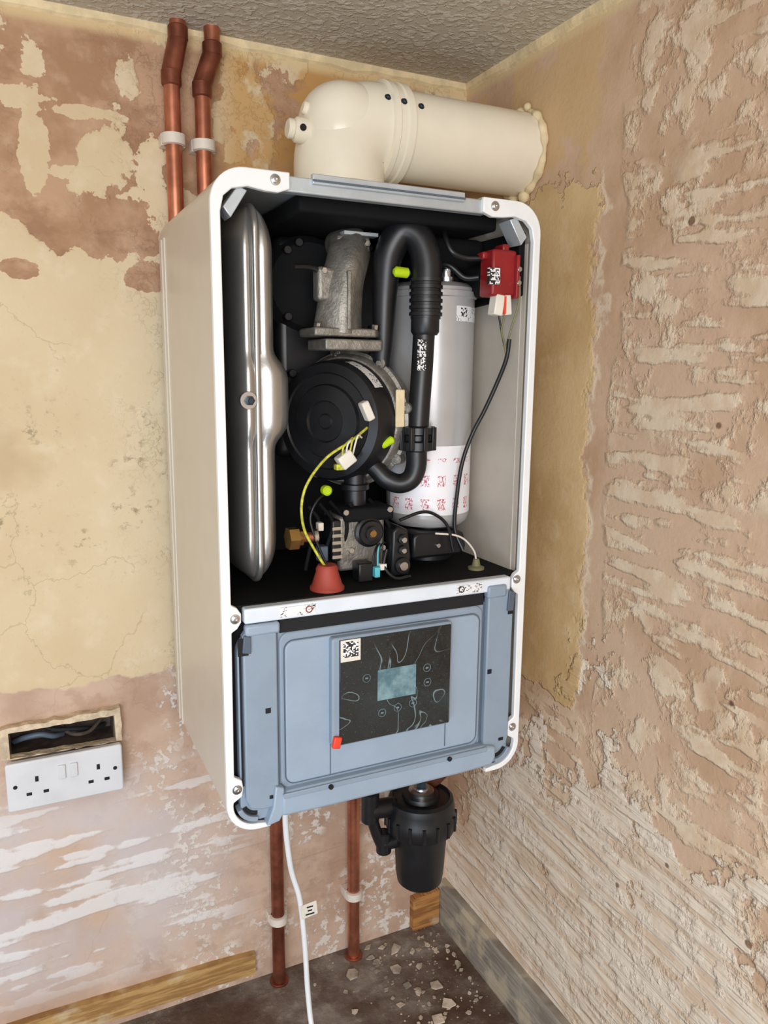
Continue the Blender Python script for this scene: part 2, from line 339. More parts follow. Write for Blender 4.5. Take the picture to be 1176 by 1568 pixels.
# timber batten left on the back wall
def batten(name,x0,x1,z0,z1,zr0,zr1,t,mat):
    vs=[];n=24;fs=[]
    for i in range(n+1):
        k=i/n; x=x0+(x1-x0)*k; j=random.uniform(-.0015,.0015)
        a=z0+(zr0-z0)*k+random.uniform(-.002,.002); b=z1+(zr1-z1)*k+j
        vs+=[(x,WY,a),(x,WY-t,a),(x,WY-t,b),(x,WY,b)]
    for i in range(n):
        for j in range(4): q=(j+1)%4; fs.append((i*4+j,i*4+q,(i+1)*4+q,(i+1)*4+j))
    fs+=[(0,1,2,3),(n*4,n*4+1,n*4+2,n*4+3)]
    return obj(name,vs,fs,mat,None,False)
batten('baseboard_back',X0,.31,.03,.085,.02,.058,.012,M['wood'])
batten('trim_3',.612,.668,0,.066,0,.07,.014,M['orange_wood'])

# ------------------------------------------------------------------ boiler
B=empty('wall_mounted_boiler',(.393,.96,.87))
yF=.81; yB=1.105
# left and right casing halves (C-shaped, thin) and white front rim with screw tabs
def mirror(pts): return [(.786-x,z) for x,z in pts]
outL=[(.275,1.2345)]+arc(.228,1.1985,.036,90,180,10)+arc(.228,.539,.036,180,270,10)+[(.244,.503)]
inL =[(.275,1.2325)]+arc(.228,1.1985,.034,90,180,10)+arc(.228,.539,.034,180,270,10)+[(.244,.505)]
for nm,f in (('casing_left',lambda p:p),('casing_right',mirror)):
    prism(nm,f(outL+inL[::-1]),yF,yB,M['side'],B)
bump=lambda z,s:[(.202,z+.016),(.2085,z+.012),(.213,z+.005),(.213,z-.005),(.2085,z-.012),(.202,z-.016)]
rimL=[(.275,1.2345)]+arc(.2275,1.1985,.036,90,180,10)+arc(.2275,.539,.036,180,270,10)+[(.243,.503),(.243,.508)]
rimLi=arc(.2275,.539,.0285,270,180,10)+[(.1995,.543)]+[(.2095,.549),(.211,.559),(.2095,.569),(.2005,.575)]+list(reversed(bump(.763,1)))+[(.2015,1.19)]+[(.205,1.205),(.214,1.213),(.230,1.2165),(.248,1.214),(.262,1.2135),(.275,1.218)]
for nm,f in (('front_rim_left',lambda p:p),('front_rim_right',mirror)):
    prism(nm,f(rimL+rimLi),yF-.004,yF+.004,M['white'],B,.0012)
for i,(x,z) in enumerate(((.259,1.2255),(.206,.763),(.2035,.559),(.527,1.2255),(.580,.768),(.583,.561))): screw('rim_screw_%d'%i,x,yF-.004,z,B,.0038)
# gusset brackets in the top corners
for sgn,nm in ((1,'l'),(-1,'r')):
    g=[(.206,1.196),(.222,1.218),(.232,1.214),(.214,1.186)]
    if sgn<0: g=mirror(g)
    prism('corner_bracket_'+nm,g,yF+.004,yF+.03,M['rail'],B,.001)
# slim groove moulding near the rear of the casing side
box('casing_side_groove',(.1905,1.062,.53),(.1925,1.066,1.20),M['side'],B)
box('casing_side_groove_2',(.1905,1.082,.53),(.1925,1.086,1.20),M['side'],B)
box('top_plate',(.226,.83,1.2285),(.56,yB,1.2315),M['rail'],B)
box('top_rail',(.268,.811,1.2165),(.519,.824,1.2325),M['rail'],B,.0015)
box('top_rail_lip',(.300,.806,1.226),(.486,.813,1.2365),M['rail'],B,.001)
box('top_rail_shadow_lip',(.300,.8045,1.2285),(.486,.8065,1.2305),M['paneld'],B)
box('bottom_plate',(.226,.83,.520),(.56,yB,.524),M['inner'],B)
prism('back_plate',rrect(.194,.512,.592,1.2315,.033),yB-.004,yB,M['blackm'],B)
box('wall_bracket',(.24,yB,1.10),(.54,WY,1.15),M['rail'],B)
box('wall_bracket_lower',(.40,yB,.56),(.47,WY,.60),M['rail'],B)
box('inner_left_wall',(.1955,.822,.775),(.1975,yB-.004,1.19),M['inner'],B)
box('inner_right_wall',(.5865,.822,.775),(.5885,yB-.004,1.19),M['innerR'],B)
prism('inner_right_curve',[(.587,.83),(.587,.985),(.575,1.0),(.54,1.005),(.54,1.0),(.572,.994),(.582,.982),(.5855,.83)],.775,1.15,M['innerR'],B,0,2,'z')
prism('inner_right_foam',[(.826,1.128),(1.09,1.11),(1.09,1.205),(.826,1.205)],.578,.5866,M['blackm'],B,.002,2,'x')
box('roof_foam',(.30,.85,1.206),(.560,1.09,1.226),M['blackm'],B,.004)
prism('rear_foam',rrect(.20,.775,.585,1.225,.03),1.06,1.10,M['blackm'],B)
box('sump_tray',(.197,.815,.765),(.588,1.10,.775),M['blackm'],B)
# divider rail
prism('divider_rail',[(.216,.756),(.569,.756),(.569,.7735),(.216,.7735)],.803,.82,M['railw'],B,.002)
box('rail_sticker_warning',(.257,.8020,.7595),(.299,.8031,.7705),M['prt'],B)
box('rail_sticker_check',(.487,.8020,.7595),(.524,.8031,.7705),M['prt'],B)
ring('sticker_no_entry_ring',arc(.291,.765,.0042,0,360,20)[:-1],arc(.291,.765,.0032,0,360,20)[:-1],.8012,.8021,M['red'],B)
ring('sticker_check_ring',arc(.494,.765,.0042,0,360,20)[:-1],arc(.494,.765,.0032,0,360,20)[:-1],.8012,.8021,M['black'],B)
# expansion vessel (edge-on pressed steel vessel)
def vessel():
    N=100; z0,z1=.787,1.213; vs=[];fs=[];n=80
    for i in range(N+1):
        t=i/N; z=z0+(z1-z0)*t
        e=min(z-z0,z1-z)/.05; ro=math.sqrt(max(0.0,1-(1-min(e,1))**2))*.93+.07
        g=math.exp(-((z-1.000)/.045)**6)
        wl=.0265*ro+.0015*g; wr=.031*ro+.019*g; cx=.2505; dy=.118*(.76+.24*ro); cy=.972
        for j in range(n):
            a=2*math.pi*j/n; c,s=math.cos(a),math.sin(a)
            X=math.copysign(abs(c)**.62,c); Y=math.copysign(abs(s)**.50,s)
            w=wr if X>0 else wl
            # each pressed half is crowned, with a valley where it meets the seam
            valley=.007*math.exp(-(X/.22)**2)*(1 if s<0 else 0)
            vs.append((cx+X*w, cy+Y*(dy+.006*g)+valley, z))
    for i in range(N):
        for j in range(n):
            q=(j+1)%n; fs.append((i*n+j,i*n+q,(i+1)*n+q,(i+1)*n+j))
    fs+=[tuple(range(n)),tuple(N*n+j for j in range(n))]
    obj('expansion_vessel',vs,fs,M['steel'],B,True,0,2,60)
    prism('vessel_seam_flange',rrect(.8515,.783,1.094,1.2155,.03,10),.2470,.2545,M['steel'],B,.003,3,'x')
vessel()
cyl('vessel_bolt_washer',(.2385,.852,1.000),(0,-1,0),.010,.004,M['steel'],B)
lathe('vessel_bolt',[(.0055,0),(.0055,.006),(.003,.0065),(.003,.010),(.0005,.010)],(.2385,.848,1.000),(0,-1,0),M['inner'],B,6)
# heat exchanger / air box
box('heat_exchanger_housing',(.31,.965,.92),(.475,1.055,1.20),M['black'],B,.012,3)
lathe('heat_exchanger_drum',[(.05,0),(.062,.01),(.062,.03),(.052,.044),(.03,.050),(.0,.052)],(.352,1.0,1.140),(0,-1,0),M['blackm'],B)
box('exchanger_bracket',(.375,.90,1.196),(.42,.915,1.2),M['rail'],B)
sweep('sensor_lead',[(.30,.87,1.150),(.325,.88,1.152),(.345,.90,1.148)],.003,M['black'],B)
for i,(x,z) in enumerate(((.32,1.18),(.32,1.10),(.325,1.03),(.335,1.19),(.43,1.19))): cyl('housing_stud_%d'%i,(x,.968,z),(0,-1,0),.005,.02,M['black'],B)
# cast manifold elbow
prism('manifold_flange',[(.326,.872),(.405,.872),(.415,.885),(.415,.935),(.334,.935),(.326,.925)],1.074,1.084,M['alu'],B,.002,axis='z')
prism('manifold_flange_lower',[(.338,.868),(.412,.868),(.418,.885),(.418,.93),(.338,.93)],1.058,1.071,M['alu'],B,.002,axis='z')
sweep('manifold_elbow',[(.366,.90,1.08),(.368,.898,1.11),(.372,.898,1.14),(.381,.905,1.165),(.392,.925,1.182),(.40,.95,1.186)],lambda t:.027-.004*math.sin(t*3.14),M['alu'],B,24,sq=3.2)
box('manifold_port',(.335,.885,1.115),(.362,.905,1.155),M['alu'],B,.005,3)
box('manifold_rib',(.3665,.868,1.082),(.3715,.88,1.15),M['alu'],B,.0015)
box('manifold_top_flange',(.368,.905,1.178),(.412,.93,1.196),M['alu'],B,.003)
for i,(x,y,z) in enumerate(((.332,.880,1.084),(.407,.880,1.084),(.343,.889,1.15),(.405,.903,1.187))): cyl('manifold_bolt_%d'%i,(x,y,z),(0,-.3,1) if i<2 else (0,-1,0),.004,.006,M['chrome'],B,None,6)
# fan
A=Vector((-.80,-.60,.0)).normalized(); C=Vector((.394,.928,.972))
lathe('fan_volute',[(.070,-.03),(.080,-.026),(.083,-.012),(.083,-.004),(.087,-.002),(.087,.004),(.083,.006),(.083,.012),(.079,.018),(.070,.020)],C,A,M['alu'],B,64)
lathe('fan_motor_housing',[(.075,.012),(.077,.020),(.075,.026),(.0745,.046),(.071,.054),(.060,.057),(.058,.055),(.046,.055),(.044,.059),(.026,.061),(.024,.058),(.010,.058),(.008,.061),(.0,.061)],C,A,M['black'],B,64)
d,u,w=basis(A)
for i in range(8):
    t=i/8*2*math.pi+.2; p=C+(u*math.cos(t)+w*math.sin(t))*.086
    cyl('volute_lug_%d'%i,p-A*.008,A,.007,.016,M['alu'],B); cyl('volute_bolt_%d'%i,p+A*.008,A,.0035,.004,M['chrome'],B,None,6)
vs=[];fs=[];k=12; up=Vector((0,0,1)); rt=A.cross(up).normalized()
if rt.x<0: rt=-rt
# curved sticker wrapped round the upper front of the motor housing
for i in range(k+1):
    t=math.radians(34+i/k*40); dirv=up*math.sin(t)+rt*math.cos(t)
    vs.append(C+A*.0275+dirv*.0762); vs.append(C+A*.0465+dirv*.0754)
for i in range(k): fs.append((2*i,2*i+1,2*i+3,2*i+2))
obj('fan_motor_label',vs,fs,M['prt'],B)
box('fan_connector_upper',(.376,.838,.975),(.386,.852,.999),M['cw'],B,.002,2,('Y',-25))
box('fan_connector_lower',(.346,.842,.921),(.366,.858,.938),M['cw'],B,.002,2,('Y',-35))
box('fan_connector_yellow',(.343,.846,.917),(.356,.856,.924),M['yg'],B,.001)
for i in range(4): sweep('fan_lead_%d'%i,[(.352+i*.004,.85,.93),(.35+i*.006,.842,.945+.004*i),(.365+i*.004,.85,.955)],.0012,M['cw'] if i%2 else M['yg'],B,8)
sweep('earth_wire',[(.400,.858,.985),(.393,.853,.973),(.362,.846,.952),(.33,.843,.934),(.305,.838,.908),(.296,.838,.882),(.299,.84,.852),(.312,.84,.825),(.326,.84,.802)],.0017,M['yg'],B,10)
sweep('black_wire_1',[(.34,.86,.89),(.320,.85,.882),(.310,.848,.86),(.318,.845,.83),(.33,.842,.80)],.0016,M['black'],B,8)
# inlet hose arch and condensate pipe
sweep('air_intake_hose',[(.422,.895,1.02),(.424,.892,1.07),(.425,.89,1.13),(.428,.885,1.175),(.442,.876,1.200),(.458,.866,1.192),(.466,.860,1.165),(.465,.858,1.12)],lambda t:.0105+.008*min(1,t*2.2),M['black'],B,20)
lathe('intake_ribbed_sleeve',sum([[(.0205,.008*i),(.0205,.008*i+.004),(.0185,.008*i+.0045),(.0185,.008*i+.0075)] for i in range(6)],[]),(.466,.859,1.145),(0,0,-1),M['black'],B,28)
sweep('condensate_pipe',[(.465,.858,1.12),(.464,.858,1.09),(.462,.858,1.04),(.459,.858,.99),(.456,.858,.93)],.0135,M['black'],B,24)
lathe('condensate_pipe_cuff',[(.014,0),(.0175,.002),(.0175,.018),(.015,.022)],(.465,.858,1.10),(0,0,-1),M['black'],B,28)
box('condensate_pipe_label',(.448,.8432,1.035),(.459,.8450,1.072),M['qr'],B)
lathe('union_nut',[(.015,0),(.021,.002),(.021,.010),(.018,.012),(.018,.018),(.022,.020),(.022,.030),(.016,.032)],(.4565,.858,.967),(0,0,-1),M['black'],B,12)
for i in range(8):
    t=i/8*2*math.pi; box('union_nut_lug_%d'%i,(.4565+.0215*math.cos(t)-.003,.858+.0215*math.sin(t)-.003,.937),(.4565+.0215*math.cos(t)+.003,.858+.0215*math.sin(t)+.003,.966),M['black'],B,.001)
sweep('condensate_elbow',[(.456,.858,.938),(.456,.858,.916),(.450,.860,.900),(.436,.864,.894),(.420,.870,.900),(.408,.878,.914),(.396,.888,.925)],lambda t:.0135-.002*t,M['black'],B,24)
sweep('secondary_hose',[(.418,.905,1.09),(.419,.90,1.04),(.424,.89,1.0),(.424,.885,.96)],.0085,M['black'],B,14)
cyl('lime_clip_1',(.425,.866,1.152),(1,0,-.05),.0062,.021,M['lime'],B,.003); cyl('lime_clip_2',(.404,.852,.944),(1,0,.5),.005,.018,M['lime'],B,.002); cyl('lime_clip_3',(.332,.858,.893),(0,-1,0),.006,.012,M['lime'],B,.002)
box('insulation_tag',(.424,.852,.966),(.436,.856,1.012),M['foam'],B,.0015)
# canister
cx,cy=.514,.932
lathe('condensing_canister',[(.0,.828),(.048,.828),(.055,.834),(.0575,.842),(.0575,1.128),(.060,1.129),(.060,1.136),(.0575,1.137),(.0575,1.141),(.05,1.147),(.03,1.150),(.0,1.150)],(cx,cy,0),(0,0,1),M['cyl'],B,72)
vs=[];fs=[];k=40
for i in range(k+1):
    t=math.radians(180+i/k*190)
    for z in (.846,.938): vs.append((cx+.0578*math.cos(t),cy+.0578*math.sin(t),z))
for i in range(k): fs.append((2*i,2*i+1,2*i+3,2*i+2))
obj('canister_label',vs,fs,M['lred'],B)
vs=[];fs=[]
for i in range(13):
    t=math.radians(275+i/12*50)
    for z in (1.098,1.117): vs.append((cx+.0578*math.cos(t),cy+.0578*math.sin(t),z))
for i in range(12): fs.append((2*i,2*i+1,2*i+3,2*i+2))
obj('canister_top_label',vs,fs,M['prt'],B)
vs=[];fs=[]
for i in range(5):
    t=math.radians(282+i/4*12)
    for z in (1.104,1.115): vs.append((cx+.0581*math.cos(t),cy+.0581*math.sin(t),z))
for i in range(4): fs.append((2*i,2*i+1,2*i+3,2*i+2))
obj('canister_qr',vs,fs,M['qr'],B)
lathe('canister_top_nut',[(.016,0),(.016,.006),(.011,.007),(.011,.016),(.007,.018),(.007,.022),(0,.022)],(.517,.90,1.147),(0,0,1),M['chrome'],B,12)
cyl('canister_foot',(cx,cy,.775),(0,0,1),.035,.055,M['black'],B)
# ignition transformer
box('ignition_transformer',(.537,.822,1.126),(.572,.852,1.181),M['red'],B,.003)
box('ignition_transformer_ear_1',(.531,.835,1.170),(.54,.85,1.179),M['red'],B,.002); box('ignition_transformer_ear_2',(.553,.825,1.178),(.563,.845,1.188),M['red'],B,.002)
box('ignition_transformer_label',(.530,.818,1.139),(.5455,.8225,1.158),M['qr'],B); box('ignition_transformer_fin',(.568,.815,1.124),(.5725,.83,1.175),M['red'],B,.001)
cyl('ignition_terminal',(.571,.819,1.158),(0,-1,0),.003,.006,M['chrome'],B); cyl('ignition_terminal_2',(.571,.819,1.142),(0,-1,0),.003,.006,M['chrome'],B)
box('white_terminal_block',(.543,.822,1.103),(.556,.838,1.128),M['cw'],B,.0015,2,('Y',8)); box('white_terminal_block_2',(.5575,.822,1.104),(.567,.838,1.128),M['cw'],B,.0015,2,('Y',-6)); box('terminal_block_slot',(.5555,.821,1.105),(.558,.83,1.126),M['orange'],B)
sweep('ignition_wire_green',[(.573,.817,1.15),(.576,.82,1.12),(.57,.825,1.09),(.565,.83,1.06)],.0014,M['olive'],B,8)
sweep('ignition_wire_green_2',[(.560,.826,1.105),(.556,.826,1.085),(.562,.828,1.07),(.567,.83,1.055)],.0014,M['olive'],B,8)
sweep('ignition_wire_black',[(.552,.828,1.105),(.558,.828,1.08),(.566,.83,1.06)],.0013,M['black'],B,8)
sweep('ignition_cable',[(.568,.826,1.075),(.567,.83,1.05),(.561,.84,1.02),(.550,.85,.985),(.538,.858,.955),(.527,.862,.92),(.522,.865,.88),(.521,.868,.83),(.53,.86,.80)],.0028,M['black'],B,10)
sweep('upper_hose_1',[(.50,.88,1.21),(.492,.86,1.195),(.497,.852,1.178),(.515,.85,1.172),(.535,.845,1.172)],.0035,M['black'],B,10)
sweep('upper_hose_2',[(.48,.90,1.16),(.50,.87,1.165),(.52,.86,1.15),(.535,.85,1.15)],.0035,M['black'],B,10)
box('upper_foam_block',(.47,.90,1.165),(.577,1.055,1.205),M['blackm'],B,.01,3)
box('upper_foam_wedge',(.548,.87,1.13),(.577,1.055,1.17),M['blackm'],B,.008,3)
# gas valve
box('gas_valve_body',(.356,.872,.785),(.420,.925,.855),M['alu'],B,.004); box('gas_valve_top',(.362,.865,.848),(.430,.915,.866),M['blackm'],B,.004)
box('gas_valve_side',(.346,.868,.800),(.358,.91,.852),M['black'],B,.002)
for i in range(5): box('gas_valve_fin_%d'%i,(.3455,.866,.804+i*.009),(.3585,.869,.808+i*.009),M['chrome'],B)
lathe('gas_valve_regulator',[(.019,0),(.019,.006),(.016,.008),(.015,.012),(.009,.012),(.009,.016),(.005,.016),(.005,.013),(.0,.013)],(.396,.872,.834),(0,-1,0),M['black'],B,40)
cyl('gas_valve_regulator_ring',(.396,.8605,.834),(0,-1,0),.0085,.003,M['rail'],B); cyl('gas_valve_brass_cap',(.396,.858,.834),(0,-1,0),.0045,.004,M['brass'],B)
for i,(x,z) in enumerate(((.372,.852),(.416,.856),(.372,.812),(.416,.812),(.362,.862),(.422,.862))): cyl('gas_valve_screw_%d'%i,(x,.872 if i<4 else .866,z),(0,-1,0),.0038,.005,M['chrome'],B,None,16)
prism('stepper_motor_housing',[(.421,.775),(.448,.775),(.450,.80),(.445,.835),(.432,.842),(.423,.835)],.855,.89,M['black'],B,.003)
for i,(z,r) in enumerate(((.790,.0105),(.810,.006),(.824,.0065))): cyl('motor_disc_%d'%i,(.436,.855,z),(0,-1,0),r,.005,M['black'],B); cyl('motor_disc_screw_%d'%i,(.436,.850,z),(0,-1,0),r*.55,.003,M['chrome'],B)
cyl('gas_valve_inlet',(.388,.895,.862),(0,0,1),.014,.045,M['black'],B); cyl('gas_valve_inlet_collar',(.388,.895,.885),(0,0,1),.018,.008,M['black'],B)
box('cyan_connector',(.391,.838,.782),(.398,.848,.795),M['cyan'],B,.001); box('white_connector',(.399,.840,.790),(.408,.85,.798),M['cw'],B,.001); box('valve_plug',(.372,.845,.776),(.392,.866,.80),M['black'],B,.002)
for i in range(5): sweep('valve_wire_%d'%i,[(.39+i*.004,.846,.795),(.392+i*.003,.845,.81+.003*i),(.400+i*.003,.852,.822)],.0011,M['black'] if i!=2 else M['cyan'],B,8)
sweep('valve_loop_cable',[(.43,.85,.85),(.46,.85,.858),(.485,.86,.852),(.505,.86,.835),(.515,.86,.80)],.0022,M['black'],B,8)
sweep('valve_loop_cable_2',[(.41,.846,.815),(.405,.842,.795),(.418,.838,.779),(.44,.838,.779)],.0022,M['black'],B,8)
for i in range(6):
    x=.32+i*.018; sweep('loom_%d'%i,[(x,.88+.01*(i%3),.87),(x+.01,.872,.85),(x+.004*i,.875,.82),(x-.005,.88,.79)],.0025,M['blackm'],B,8)
box('relay_block',(.330,.870,.80),(.342,.885,.82),M['paneld'],B,.002)
# brass union + copper stub
lathe('brass_union',[(.014,0),(.014,.012),(.0095,.013),(.0095,.018)],(.283,.852,.838),(1,0,0),M['brass'],B,6); cyl('copper_stub',(.300,.852,.838),(1,0,0),.006,.02,M['copper'],B); cyl('copper_stub_collar',(.314,.852,.838),(1,0,0),.009,.006,M['chrome'],B)
box('terminal_white',(.325,.86,.842),(.332,.87,.852),M['cw'],B,.001)
# grommets, tray parts
lathe('red_rubber_cone',[(.021,0),(.021,.003),(.0185,.006),(.0135,.022),(.0135,.026),(.011,.030),(.004,.030)],(.328,.84,.775),(0,0,1),M['rubber'],B,40)
prism('black_tray_cover',[(.462,.79),(.535,.79),(.545,.80),(.540,.822),(.47,.826),(.462,.82)],.875,.95,M['black'],B,.004)
cyl('tray_screw',(.50,.875,.806),(0,-1,0),.003,.003,M['chrome'],B)
lathe('olive_grommet',[(.011,0),(.011,.003),(.006,.005),(.004,.014),(.002,.014)],(.545,.85,.775),(0,0,1),M['olive'],B,24)
sweep('grommet_cable',[(.545,.85,.787),(.542,.852,.80),(.53,.856,.815),(.515,.86,.822),(.49,.865,.825)],.0014,M['clip'],B,8)
# --- control panel
box('panel_backing',(.204,.822,.517),(.582,.835,.757),M['blackm'],B)  # black sheet added so the gaps around the panel look dark
prism('panel_base',rrect(.2085,.512,.5785,.742,.022),.811,.824,M['panel'],B,.0015)
prism('column_left',[(.2135,.545),(.218,.532),(.232,.528),(.253,.528),(.253,.746),(.238,.752),(.221,.752),(.2135,.742)],.8035,.815,M['panel'],B,.002)
prism('column_left_edge',[(.2105,.56),(.2125,.56),(.2125,.72),(.2105,.72)],.8085,.813,M['dark'],B)
prism('column_right',[(.536,.532),(.560,.532),(.572,.540),(.575,.550),(.575,.742),(.568,.760),(.552,.764),(.536,.762)],.8035,.815,M['panel'],B,.002)
prism('column_right_edge',[(.5765,.56),(.578,.56),(.578,.73),(.5765,.73)],.8085,.813,M['dark'],B)
box('column_gap_left',(.2532,.8105,.53),(.2558,.8125,.742),M['paneld'],B); box('column_gap_right',(.5325,.8105,.545),(.5358,.8125,.742),M['paneld'],B)
box('hinge_left',(.216,.800,.742),(.256,.812,.755),M['panel2'],B,.003); box('hinge_right',(.533,.800,.748),(.562,.812,.765),M['panel'],B,.003)
box('shadow_gap',(.258,.8095,.7385),(.532,.8125,.7545),M['dark'],B)
prism('door_bezel',rrect(.2565,.545,.531,.7385,.012),.808,.814,M['panel'],B,.002)
ring('door_groove',rrect(.2615,.5505,.526,.7295,.012),rrect(.2628,.5518,.5247,.7282,.0108),.8066,.8085,M['paneld'],B)
prism('door_plate',rrect(.2628,.5518,.5247,.7282,.0108),.8055,.810,M['panel2'],B,.0015)
prism('display_module',rrect(.3165,.5915,.4785,.7275,.004),.7955,.809,M['panel'],B,.002)
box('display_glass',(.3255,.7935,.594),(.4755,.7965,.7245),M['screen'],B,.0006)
box('display_lcd',(.3745,.7930,.6415),(.4265,.7936,.6805),M['lcd'],B)
for i,(x,z) in enumerate(((.360,.673),(.381,.625),(.402,.628),(.423,.630),(.443,.654),(.442,.673))):
    ring('touch_icon_%d'%i,arc(x,z,.0052,0,360,24)[:-1],arc(x,z,.0047,0,360,24)[:-1],.7930,.7936,M['icon'],B)
    box('touch_glyph_%d'%i,(x-.0018,.7930,z-.001),(x+.0018,.7936,z+.001),M['icon'],B)
box('display_sticker',(.3265,.7925,.698),(.3515,.7937,.7245),M['cw'],B); box('display_sticker_qr',(.3295,.7918,.7035),(.3485,.7926,.7225),M['qr'],B)
box('door_seam_left',(.3175,.8046,.552),(.3183,.8058,.5925),M['paneld'],B); box('door_seam_right',(.4765,.8046,.556),(.4773,.8058,.592),M['paneld'],B)
box('red_tab',(.3165,.790,.5915),(.3265,.7965,.606),M['orange'],B,.0015,2,('Y',12))
for nm,x,z,w2,h2 in (('a',.241,.650,.003,.003),('b',.541,.648,.003,.003),('c',.2135,.730,.006,.010),('d',.5705,.735,.004,.012),('e',.563,.549,.0035,.002),('f',.243,.542,.002,.002)):
    box('panel_slot_'+nm,(x-w2,.8026,z-h2),(x+w2,.8040,z+h2),M['dark'],B)
prism('latch_left',[(.212,.724),(.222,.722),(.222,.742),(.214,.744)],.800,.8038,M['paneld'],B,.001); prism('latch_right',[(.564,.728),(.573,.728),(.575,.752),(.566,.756)],.800,.8038,M['paneld'],B,.001)
prism('lower_bar',[(.254,.517),(.300,.5155),(.500,.5155),(.546,.517),(.552,.526),(.552,.543),(.530,.5475),(.262,.5475),(.254,.543)],.7965,.818,M['panel2'],B,.004,3)
box('lower_bar_lip',(.256,.7945,.540),(.536,.7975,.5465),M['panel'],B,.001)
cyl('lower_bar_pin_1',(.314,.7945,.543),(0,-1,0),.003,.003,M['dark'],B); cyl('lower_bar_pin_2',(.478,.7945,.543),(0,-1,0),.003,.003,M['dark'],B)
prism('bar_end_left',[(.236,.508),(.252,.511),(.258,.522),(.258,.552),(.247,.556),(.244,.53)],.7985,.815,M['panel2'],B,.002)
# bottom corner hooks
for nm,f in (('l',lambda p:p),('r',mirror)):
    prism('corner_hook_'+nm,f(arc(.2285,.5395,.0265,268,200,10)+arc(.2285,.5395,.0205,200,268,10)),.806,.822,M['panel'],B,.001)
    prism('corner_slot_'+nm,f(arc(.2285,.5395,.0200,268,205,10)+arc(.2285,.5395,.0150,205,268,10)),.8100,.8125,M['dark'],B)
for x,y in ((.351,1.075),(.493,1.075),(.44,1.0),(.575,.975)): cyl('bottom_union',(x,y,.490),(0,0,1),.015,.032,M['brass'],B,None,6)

# ------------------------------------------------------------------ flue
fy=.985; fz=1.341; bx=.403
F=empty('flue_pipe',(.53,fy,1.33))
cyl('flue_base_flange',(bx,fy,1.2315),(0,0,1),.068,.010,M['flue'],F,.002,64)
lathe('flue_base_collar',[(.064,0),(.066,.002),(.066,.022),(.0625,.026),(.0595,.027)],(bx,fy,1.240),(0,0,1),M['flue'],F,64)
rb=.046
pts=[(bx,fy,1.235),(bx,fy,1.26)]+[(bx+rb-rb*math.cos(math.radians(a)),fy,fz-rb+rb*math.sin(math.radians(a))) for a in range(0,91,6)]+[(bx+.055,fy,fz),(bx+.075,fy,fz)]
sweep('flue_elbow',pts,.0585,M['flue'],F,72,spline=False)
# moulded heel of the bend
def dome():
    vs=[];fs=[];n=48;m=24;c=Vector((bx+.005,fy,fz-.005))
    for i in range(m+1):
        ph=math.pi*i/m
        for j in range(n):
            t=2*math.pi*j/n; p=Vector((math.sin(ph)*math.cos(t),math.sin(ph)*math.sin(t),math.cos(ph)))
            q=Vector([math.copysign(abs(a)**.88,a) for a in p]); vs.append(c+q*.0575)
    for i in range(m):
        for j in range(n): k=(j+1)%n; fs.append((i*n+j,i*n+k,(i+1)*n+k,(i+1)*n+j))
    obj('flue_elbow_heel',vs,fs,M['flue'],F,True,0,2,80)
dome()
lathe('flue_elbow_ring',[(.0585,0),(.0630,.002),(.0630,.009),(.0605,.011),(.0605,.019),(.0625,.021),(.0625,.030),(.0575,.032)],(bx+.050,fy,fz),(1,0,0),M['flue'],F,64)
lathe('flue_straight',[(.0555,0),(.0555,RX-bx-.075)],(bx+.075,fy,fz),(1,0,0),M['flue'],F,64)
for i,(x,a) in enumerate(((bx+.044,28),(bx+.065,24),(bx+.092,26),(bx+.094,205))):
    t=math.radians(a); rr_=(.0585,.0605,.0555,.0555)[i]; p=Vector((x,fy-math.cos(t)*rr_,fz+math.sin(t)*rr_)); screw('flue_screw_%d'%i,p.x,p.y,p.z,F,.0028,(0,-math.cos(t),math.sin(t)),M['inner'])
cyl('sampling_port',(bx-.045,fy-.015,1.325),(-1,0,.05),.015,.022,M['flue'],F,.003); cyl('sampling_port_cap',(bx-.066,fy-.015,1.326),(-1,0,.05),.012,.009,M['flue'],F,.002,12)
cyl('sampling_port_upper',(bx-.042,fy-.012,1.352),(-1,0,.2),.008,.012,M['flue'],F,.002)
cyl('sampling_port_hole',(bx-.060,fy-.0305,1.325),(0,-1,0),.004,.002,M['dark'],F)
# sealant ring at the wall
vs=[];fs=[];n1,n2=96,12
for i in range(n1):
    t=2*math.pi*i/n1; lump=.0014*math.sin(5*t+1)+.0016*math.sin(9*t+.4)+.0012*math.sin(17*t)
    for j in range(n2):
        a=2*math.pi*j/n2; rr=.0065+lump
        R=.0575+rr*math.cos(a)*.7; vs.append((RX-.004+rr*math.sin(a)*.9*(1 if math.sin(a)<0 else .6),fy+R*math.cos(t),fz+R*math.sin(t)))
for i in range(n1):
    for j in range(n2):
        a,b=(i+1)%n1,(j+1)%n2; fs.append((i*n2+j,a*n2+j,a*n2+b,i*n2+b))
obj('flue_sealant',vs,fs,M['foam'],F,True,0,2,80)
for t,r in ((112,.010),(75,.006),(262,.007),(285,.009)):
    t=math.radians(t); p=Vector((RX-.006,fy-math.cos(t)*.062,fz+math.sin(t)*.062))
    lathe('sealant_blob',[(r*.4,-r*.8),(r*.9,-r*.3),(r,.2*r),(r*.6,r*.8),(r*.2,r)],p,(-1,.2,.3),M['foam'],F,14,80)

